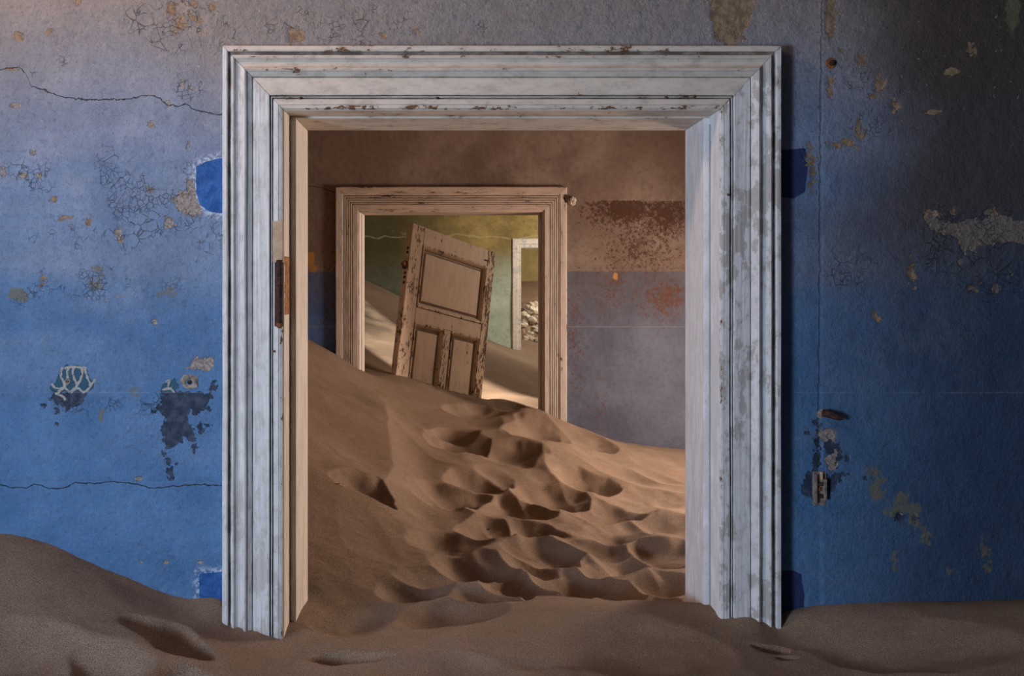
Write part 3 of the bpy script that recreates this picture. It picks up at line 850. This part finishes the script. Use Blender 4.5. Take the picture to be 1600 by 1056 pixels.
def panel(u0, u1, a, c, wear):
    """raised-and-fielded panel with a sloped sticking round it"""
    root = dpart('panel', (u0 - .004, u1 + .004, .030, .040, a - .004, c + .004), bev=.001, wear=wear)
    # bevelled bolection frame: mitred four sides
    m = .032
    rings = [(0, .001, .7, .9), (.003, -.004, .9, 0), (.010, -.005, .8, 0), (.022, .006, .5, .1), (m, .022, .5, .2), (m + .001, .030, .3, 1)]
    V, wv, gv = [], [], []
    for d_, n_, w_, g_ in rings:
        for (x, z) in ((u0 + d_, a + d_), (u1 - d_, a + d_), (u1 - d_, c - d_), (u0 + d_, c - d_)):
            V.append((x, n_, -z)); wv.append(w_); gv.append(g_)
    Fc = []
    for i in range(len(rings) - 1):
        for k in range(4):
            p_, q_ = i * 4 + k, i * 4 + (k + 1) % 4; Fc.append((p_, q_, q_ + 4, p_ + 4))
    mo = add('panel_moulding', mesh_from('pm', V, Fc, off=BO, attrs={'wear': wv, 'groove': gv}), M['door'], door)
    sol = mo.modifiers.new('s', 'SOLIDIFY'); sol.thickness = .004; sol.offset = -1
    # raised field
    e0, e1 = m + .028, m + .036
    V, wv, gv = [], [], []
    for d_, n_, g_ in ((m + .012, .0295, 1), (e0, .0290, .5), (e0 + .002, .019, .2), (e1, .016, 0)):
        for (x, z) in ((u0 + d_, a + d_), (u1 - d_, a + d_), (u1 - d_, c - d_), (u0 + d_, c - d_)):
            V.append((x, n_, -z)); wv.append(wear); gv.append(g_)
    Fc = [(12, 13, 14, 15)]
    for i in range(3):
        for k in range(4):
            p_, q_ = i * 4 + k, i * 4 + (k + 1) % 4; Fc.append((p_, q_, q_ + 4, p_ + 4))
    add('raised_field', mesh_from('rf', V, Fc, off=BO, attrs={'wear': wv, 'groove': gv}), M['door'], root)


panel(L_, W_ - R_, v1, v2, .18)
panel(L_, mc - MUN / 2, v3, BOT, .42)
panel(mc + MUN / 2, W_ - R_, v3, BOT, .42)
# rusty latch box and keyhole plates on the leading edge
V, Fc = box_v(-.03, .012, .012, .052, -.40, -.33)
la = dpart('latch', (-.028, .004, .010, .050, .325, .385), M['dark_iron'], bev=.006); la['label'] = 'rusted iron latch bolt on the door edge'
me = lump(.026, 2, 3, .5, (1.1, .8, .9)); lk = add('latch_rust', me, M['rust'], la); lk.location = tuple(np.array((-.026, .026, -.352)) - BO)
for vv in (.41, .445, .49, .20, .235):
    dpart('edge_plate', (-.0018, .001, .018, .040, vv, vv + .022), M['dark_iron'], bev=.0005)
dpart('corner_split', (W_ - R_ - .05, W_ - R_ + .01, -.0008, .002, v1 - .058, v1 - .045), M['dark_iron'], bev=.0004)


# ------------------------------------------------------------------ sand
CP = []


def cp(*a):
    for px, py, d in a: CP.append(pt(px, py, d))


def cz(*a):
    for x, y, z in a: CP.append((x, y, EYE + z))


# along the near wall, left and right of the doorway
cp((-120, 828, 2.95), (0, 836, 2.95), (50, 845, 2.95), (100, 863, 2.95), (150, 883, 2.95), (205, 907, 2.95), (250, 925, 2.95), (300, 939, 2.95), (340, 938, 2.95), (352, 966, 2.93), (395, 985, 2.92), (440, 1003, 2.91), (474, 937, 3.29), (470, 945, 3.2))
cp((1122, 972, 2.92), (1150, 969, 2.92), (1180, 970, 2.92), (1217, 986, 2.91), (1242, 958, 2.955), (1280, 951, 2.955), (1330, 946, 2.955), (1450, 940, 2.955), (1600, 935, 2.955), (1750, 932, 2.955))
cp((1000, 948, 2.97), (1060, 948, 3.00), (1098, 950, 3.02), (900, 962, 2.98), (800, 975, 2.98), (700, 985, 2.98), (600, 1000, 2.95), (520, 1003, 2.93))
cz((-1.3, 2.45, -.98), (-1.0, 2.55, -.99), (-.75, 2.72, -1.02), (-.6, 2.5, -1.08), (0, 2.4, -1.06), (.8, 2.4, -1.05), (1.5, 2.4, -1.0), (-1.4, 2.7, -.88), (-2.4, 2.9, -.65), (-2.4, 1.5, -.85), (2.8, 2.9, -.9), (2.8, 1.5, -1.0), (0, 1.2, -1.1), (-2.4, -1.5, -1), (0, -1.5, -1.1), (2.8, -1.5, -1.0))
# middle room
cz((.79, 3.35, -1.13), (.6, 3.5, -1.15), (1.6, 3.3, -1.1), (2.8, 3.3, -1.1), (1.0, 4.2, -1.20), (.5, 4.2, -1.18), (0, 4.2, -1.15), (0, 3.6, -1.12), (-.3, 3.6, -1.10), (1.2, 5.5, -1.23), (.5, 5.5, -1.17), (2.8, 5.5, -1.25), (2.8, 7.1, -1.25), (0, 5.2, -1.10))
cp((1070, 702, 7.2), (1130, 710, 7.2), (950, 684, 7.2), (892, 664, 7.16), (857, 657, 7.12), (830, 636, 6.98), (790, 645, 7.0), (760, 642, 7.15), (700, 628, 7.3), (640, 603, 7.35), (568, 582, 7.45), (561, 577, 7.17), (523, 553, 7.17), (500, 540, 7.19), (478, 527, 7.19), (400, 492, 7.19))
cp((480, 605, 5.7), (480, 705, 4.75), (480, 800, 4.05), (480, 880, 3.55), (540, 620, 6.1), (600, 645, 6.15), (560, 720, 5.1), (600, 720, 5.3), (640, 735, 5.25), (700, 685, 6.0), (640, 650, 6.5), (660, 780, 4.8), (760, 668, 6.6), (850, 700, 6.1), (950, 732, 6.2), (560, 850, 3.95), (650, 850, 4.15), (600, 780, 4.6))
cz((-2.0, 3.4, -.75), (-2.5, 5, -.25), (-2.5, 7.0, .05), (-1.6, 5.0, -.48), (-1.2, 3.6, -.9))
# inner room: long dune falling to the right
cp((568, 582, 7.6), (800, 545, 14.4), (568, 437, 14.4), (700, 498, 14.4), (640, 470, 14.4), (590, 520, 10.5), (760, 562, 10.5), (845, 602, 10.2), (840, 634, 8.1), (780, 620, 8.5))
cz((-.48, 7.75, -.745), (.224, 8.50, -1.045), (.0, 8.2, -.95), (-2.5, 14.4, .45), (-2.5, 11, .38), (-2.5, 8, .1), (2.9, 14.4, -1.3), (2.9, 11, -1.3), (2.9, 7.8, -1.25), (1.6, 14.5, -1.05), (1.2, 12, -1.12), (1.4, 9.0, -1.18))
cp((815, 546, 14.6), (845, 548, 14.6), (830, 520, 15.9), (830, 480, 17.2), (815, 441, 18.4), (850, 441, 18.4), (900, 445, 18.4))
cz((-2.5, 18.4, .3), (-2.5, 15, .3), (2.9, 18.4, 0), (2.9, 15, -1.2))
CPn = np.array(CP)


def tps_fit(P, lam=2e-4):
    n = len(P); d = np.hypot(P[:, None, 0] - P[None, :, 0], P[:, None, 1] - P[None, :, 1])
    Kk = np.where(d > 0, d * d * np.log(d + 1e-9), 0) + lam * np.eye(n)
    Q = np.c_[np.ones(n), P[:, :2]]; A = np.block([[Kk, Q], [Q.T, np.zeros((3, 3))]])
    return np.linalg.solve(A, np.r_[P[:, 2], 0, 0, 0])


TW = tps_fit(CPn)


def tps(X, Y):
    r = TW[-3] + TW[-2] * X + TW[-1] * Y
    for (x, y, _), w_ in zip(CPn, TW[:-3]):
        d2_ = (X - x) ** 2 + (Y - y) ** 2; r = r + w_ * .5 * d2_ * np.log(d2_ + 1e-12)
    return r


def gz(px, py, z):             # pixel -> ground point on the plane z (relative to the eye)
    d = -z * F / (py - CY); return ((px - CX) / F * d, d)


PITS = []                      # x, y, rx, ry, angle, depth
for px, py, r, dep in ((802, 787, .17, .060), (761, 821, .16, .055), (836, 818, .17, .05), (893, 886, .17, .065), (816, 912, .18, .06), (960, 855, .20, .060), (864, 768, .18, .05), (744, 885, .17, .055), (940, 910, .16, .05),
                       (1044, 905, .15, .05), (885, 935, .15, .045), (918, 745, .20, .055), (792, 728, .22, .05), (722, 722, .24, .07), (950, 778, .20, .045), (1050, 795, .2, .04), (1050, 838, .17, .05), (752, 685, .26, .07),
                       (650, 905, .15, .035), (700, 955, .15, .04), (580, 787, .13, .07), (850, 705, .24, .06), (905, 700, .22, .05), (800, 665, .24, .06), (700, 820, .18, .035), (780, 950, .14, .04), (960, 805, .2, .045),
                       (680, 880, .16, .03), (850, 850, .18, .05), (760, 760, .18, .05), (700, 760, .2, .045), (1010, 860, .16, .04), (990, 935, .14, .035), (560, 950, .13, .02), (930, 835, .15, .04), (1000, 760, .24, .035), (830, 870, .14, .04)):
    x, y = gz(px, py, -1.16 if px > 700 else -1.08); PITS.append((x, y, r * 1.12, r * 1.25, random.uniform(-.6, .6), dep * 1.12))
# trodden marks in the front room
for px, py, r, dep in ((268, 962, .15, .075), (170, 1000, .17, .050), (40, 1000, .25, .03), (300, 1000, .09, .030), (400, 1035, .25, .03), (1420, 1010, .3, .02), (980, 1010, .3, .02), (720, 1030, .25, .025), (560, 985, .12, .03), (1213, 1001, .05, .045), (1237, 1014, .028, .04), (1520, 955, .06, .012), (1360, 985, .05, .008), (640, 1010, .10, .012), (860, 1020, .12, .015)):
    x, y = gz(px, py, -.93 if px < 420 else -1.02); PITS.append((x, y, r, r * .6, -.25, dep))


def sand_z(X, Y):
    Z = tps(X, Y)
    wx = X + .10 * fbm(X, Y, 4, 3, 31, .4); wy = Y + .13 * fbm(X, Y, 4, 3, 41, .4)
    b = np.zeros(X.shape)
    for x, y, rx, ry, an, dep in PITS:
        dx = wx - x; dy = wy - y; m = (np.abs(dx) < .6) & (np.abs(dy) < .6)
        dxm, dym = dx[m], dy[m]; c, s = math.cos(an), math.sin(an)
        q = ((dxm * c + dym * s) / rx) ** 2 + ((-dxm * s + dym * c) / ry) ** 2
        b[m] = np.maximum(b[m], 1.6 * dep * np.clip(1 - q, 0, 1) ** 1.15)
    nearw = np.where((Y < 3.1) & ((X < -.6) | (X > 1.1)), np.clip((2.93 - Y) / .13, 0, 1), 1)
    Z = Z - b * nearw
    room2 = (Y > 3.3) & (Y < 7.1)
    # wind-cut crest of the tongue on the left: sharp slip face towards the right
    cy = np.array([3.9, 4.6, 5.1, 5.6, 6.1, 6.6, 7.0]); cx = np.array([-.50, -.36, -.33, -.40, -.47, -.5, -.52])
    dx = X - (np.interp(Y, cy, cx) + .05 * fbm(Y, Y * 0, 3, 3, 7))
    env = np.clip((Y - 4.2) / .9, 0, 1) * np.clip((6.8 - Y) / .6, 0, 1)
    ridge = np.where(dx < 0, np.exp(dx / .28), np.exp(-dx / .07)) * .05 * env
    trough = -.05 * env * np.exp(-((dx - .22) / .18) ** 2)
    Z = Z + ridge + trough
    env2 = np.clip((Y - 3.2) / .4, 0, 1) * np.clip((7.0 - Y) / .6, 0, 1) * np.clip((X + .45) / .45, .2, 1)
    Z = Z + .10 * env2 * (.12 - np.abs(fbm(X + .3 * Y, Y * .55, 2.6, 2, 55)))
    Z = Z + .010 * fbm(X, Y, 3, 3, 51) + .0035 * fbm(X, Y, 14, 3, 61) * (Y < 8) + .0012 * fbm(X, Y, 55, 2, 71) * (Y < 7)
    rough = np.exp(-(((X + .05) / .45) ** 2 + ((Y - 7.75 - .9 * (X + .2)) / .28) ** 2))
    Z = Z + rough * (.022 * np.abs(fbm(X * 1.5 + Y, Y * .5 - X, 11, 4, 81)))
    # rubble strewn floor beyond
    far = np.clip((Y - 15.2) / .5, 0, 1) * np.clip((17.6 - Y) / .5, 0, 1)
    Z = Z + far * .13 * np.abs(fbm(X, Y, 4, 4, 91))
    return Z


ys = uniq(list(np.arange(-1.75, 2.3, .08)) + list(np.arange(2.3, 5.2, .0068)) + list(np.arange(5.2, 8.2, .013)) + list(np.arange(8.2, 15, .045)) + list(np.arange(15, Y4 - .02, .05)))
xs = uniq(list(np.arange(XL + .01, -1.5, .06)) + list(np.arange(-1.5, 1.9, .0085)) + list(np.arange(1.9, XR - .02, .06)))
Xs, Ys = np.meshgrid(xs, ys, indexing='ij')
Zs = sand_z(Xs, Ys)
me = grid_mesh('sand_drift', np.stack([Xs, Ys, Zs], -1).reshape(-1, 3), len(xs), len(ys))
me.materials.append(M['sand'])
sand = D.objects.new('sand_drift', me); COL.objects.link(sand)
tag(sand, 'brown wind-blown sand dune filling the rooms, pocked with soft footprints', 'sand', kind='stuff')


def sz(x, y): return float(sand_z(np.array([[x]]), np.array([[y]]))[0, 0])


# ------------------------------------------------------------------ fittings on the near wall
def wall_thing(name, label, cat, px, py, y=Y1):
    p = pt(px, py, y); r = empty(name, (p[0], y, p[2])); return tag(r, label, cat)


# round rusty bolt
b = wall_thing('rusty_bolt', 'round rusty bolt head in the dark wall above right of the near doorway', 'bolt', 1298, 99)
V, Fc = lathe([(.018, -.004), (.018, .002), (.016, .004), (.006, .005)], 24, 'y'); add('washer', mesh_from('w', V, Fc, smooth=False), M['rust'], b)
V, Fc = lathe([(.009, .003), (.009, .012), (.007, .014)], 6, 'y'); add('bolt_head', mesh_from('w', V, Fc), M['dark_iron'], b)
# bent iron bracket
b = wall_thing('iron_bracket', 'short dark iron bracket stub sticking out of the wall right of the near doorway', 'bracket', 1290, 648)
bm = bmesh.new()
path = [((-.012, .004, .004), .010), ((-.004, -.018, .006), .012), ((.014, -.034, .0), .011), ((.030, -.036, -.005), .009), ((.044, -.028, -.007), .005)]
V, Fc = [], []
for (c, r) in path:
    for k in range(10):
        a = 2 * math.pi * k / 10; V.append((c[0] + r * .35 * math.cos(a), c[1] + r * .7 * math.cos(a), c[2] + r * math.sin(a) + .002 * random.random()))
for i in range(len(path) - 1):
    for k in range(10): a = i * 10 + k; q = i * 10 + (k + 1) % 10; Fc.append((a, q, q + 10, a + 10))
Fc.append(tuple(range(10))); Fc.append(tuple(range(len(path) * 10 - 1, len(path) * 10 - 11, -1)))
add('stub', mesh_from('s', V, Fc, smooth=True), M['dark_iron'], b)
me = lump(.016, 2, 2, .4, (1.2, .3, .8)); o = add('mortar_socket', me, M['greyplug'], b); o.location = (-.012, -.001, .003)
# broken switch mounting
b = wall_thing('switch_mount', 'broken wooden switch mount on dark bare plaster low right of the near doorway', 'switch mount', 1280, 762)
boxes('back_board', [(-.021, .021, -.006, .004, -.054, .052)], M['greyplug'], b, bev=.004)
boxes('side_rail', [(-.020, -.011, -.017, -.006, -.044, .044)], M['weathered'], b, bev=.002)
boxes('side_rail', [(.009, .018, -.019, -.006, -.034, .030)], M['weathered'], b, bev=.002)
boxes('cross_block', [(-.010, .012, -.013, -.006, .008, .020)], M['dark_iron'], b, bev=.002)
boxes('terminal', [(-.004, .010, -.015, -.006, -.030, -.018)], M['dark_iron'], b, bev=.002)
boxes('terminal', [(-.006, .002, -.012, -.006, -.008, .004)], M['rust'], b, bev=.002)
boxes('splinter', [(.0, .006, -.016, -.006, .028, .052)], M['bare'], b, bev=.001)


# crumbled plug holes in the left stretch of wall
def plug(px, py, rx, rz, label, seed):
    r_ = wall_thing('wall_plug', label, 'wall plug', px, py)
    nr, na = 9, 36
    R, Aa = np.meshgrid(np.linspace(.12, 1, nr), np.linspace(0, 2 * math.pi, na), indexing='ij')
    jag = 1 + .16 * np.interp(Aa, np.linspace(0, 2 * math.pi, 13), np.r_[np.random.rand(12), 0] * 2 - 1) * R
    X = R * rx * np.cos(Aa) * jag; Z = R * rz * np.sin(Aa) * jag
    Yd = -.0055 * np.sin(math.pi * np.clip(R, 0, 1)) + .012 * (1 - R) ** 2 * 1.2 + .005 * fbm(X, Z, 130, 3, seed)
    Yd[-1] = .004
    add('mortar_ring', grid_mesh('m', np.stack([X, Yd, Z], -1).reshape(-1, 3), nr, na), M['greyplug'], r_)
    V, Fc = lathe([(rx * .22, -.012), (rx * .22, .0015), (rx * .15, .003)], 12, 'y')
    add('peg', mesh_from('p', V, Fc), M['dark_iron'], r_)


plug(296, 597, .031, .024, 'crumbled mortar plug hole above the dark blotch left of the near doorway', 3)
plug(106, 596, .010, .011, 'small plug hole in the patterned paint remnant at far left', 8)

# ------------------------------------------------------------------ rubble seen through the far doorway, twigs on the sand
rub0 = None; meshes = [lump(1, 2, s, .45, (1, .8, .65), 1.4) for s in range(4)]
for m_ in meshes: m_.materials.append(M['plaster'])
k = 0
spots = []
ROWS = ('lowest', 'second lowest', 'middle', 'second highest', 'highest'); ORD = ('leftmost', 'second from the left', 'third from the left', 'fourth from the left', 'fifth from the left', 'sixth from the left')
for row, (y, n, s0) in enumerate(((15.5, 5, .07), (15.9, 6, .08), (16.3, 6, .10), (16.7, 5, .12), (17.1, 5, .12))):
    for i in range(n):
        px = 815 + (i + random.uniform(.15, .75)) * 36 / n
        x = (px - CX) / F * y; yy_ = y + random.uniform(-.15, .15); r = s0 * random.uniform(.6, 1.2)
        o = D.objects.new('plaster_lump', meshes[k % 4]); COL.objects.link(o); k += 1
        o.location = (x, yy_, sz(x, yy_) + r * .3); o.scale = (r, r, r); o.rotation_euler = (random.uniform(-.5, .5), random.uniform(-.5, .5), random.uniform(0, 6))
        tag(o, 'plaster lump %s in the %s row heaped beyond the far doorway' % (ORD[i], ROWS[row]), 'rubble', group='plaster rubble beyond the far doorway')
TW_ = [((526, 758), 4.3, 'dark twig on the dune just inside the near doorway, left side', .035), ((1003, 861), 0, 'dark twig in the footprint hollow nearest the near doorway\'s right jamb', .03),
       ((902, 889), 0, 'tiny dark stick at the bottom of a footprint in mid doorway', .022), ((852, 766), 0, 'tiny dark stick on a sand ridge in the middle room', .028),
       ((762, 829), 0, 'tiny dark stick in the footprint near the middle of the doorway', .024), ((868, 711), 0, 'tiny dark stick below the second doorway\'s right casing', .03)]
for (px, py), _, lab, ln in TW_:
    # march the view ray to the sand
    d = 3.0
    while d < 7.1:
        p = pt(px, py, d)
        if sz(p[0], p[1]) > p[2]: break
        d += .02
    V, Fc = [], []
    a0 = random.uniform(0, 3)
    for i in range(5):
        t_ = i / 4 - .5; r = .0022 * (1 - abs(t_) * .8)
        for q in range(6):
            a = q * math.pi / 3; V.append((t_ * ln * math.cos(a0) + r * math.cos(a) * math.sin(a0), t_ * ln * math.sin(a0) * .8 - r * math.cos(a) * math.cos(a0) + .003 * math.sin(i * 2), r * math.sin(a) + .004 * t_ * t_))
    for i in range(4):
        for q in range(6): a = i * 6 + q; b_ = i * 6 + (q + 1) % 6; Fc.append((a, b_, b_ + 6, a + 6))
    Fc.append(tuple(range(6))); Fc.append(tuple(range(29, 23, -1)))
    o = add('twig', mesh_from('twig', V, Fc), M['twig']); o.location = (p[0], p[1], sz(p[0], p[1]) + .001); tag(o, lab, 'twig')
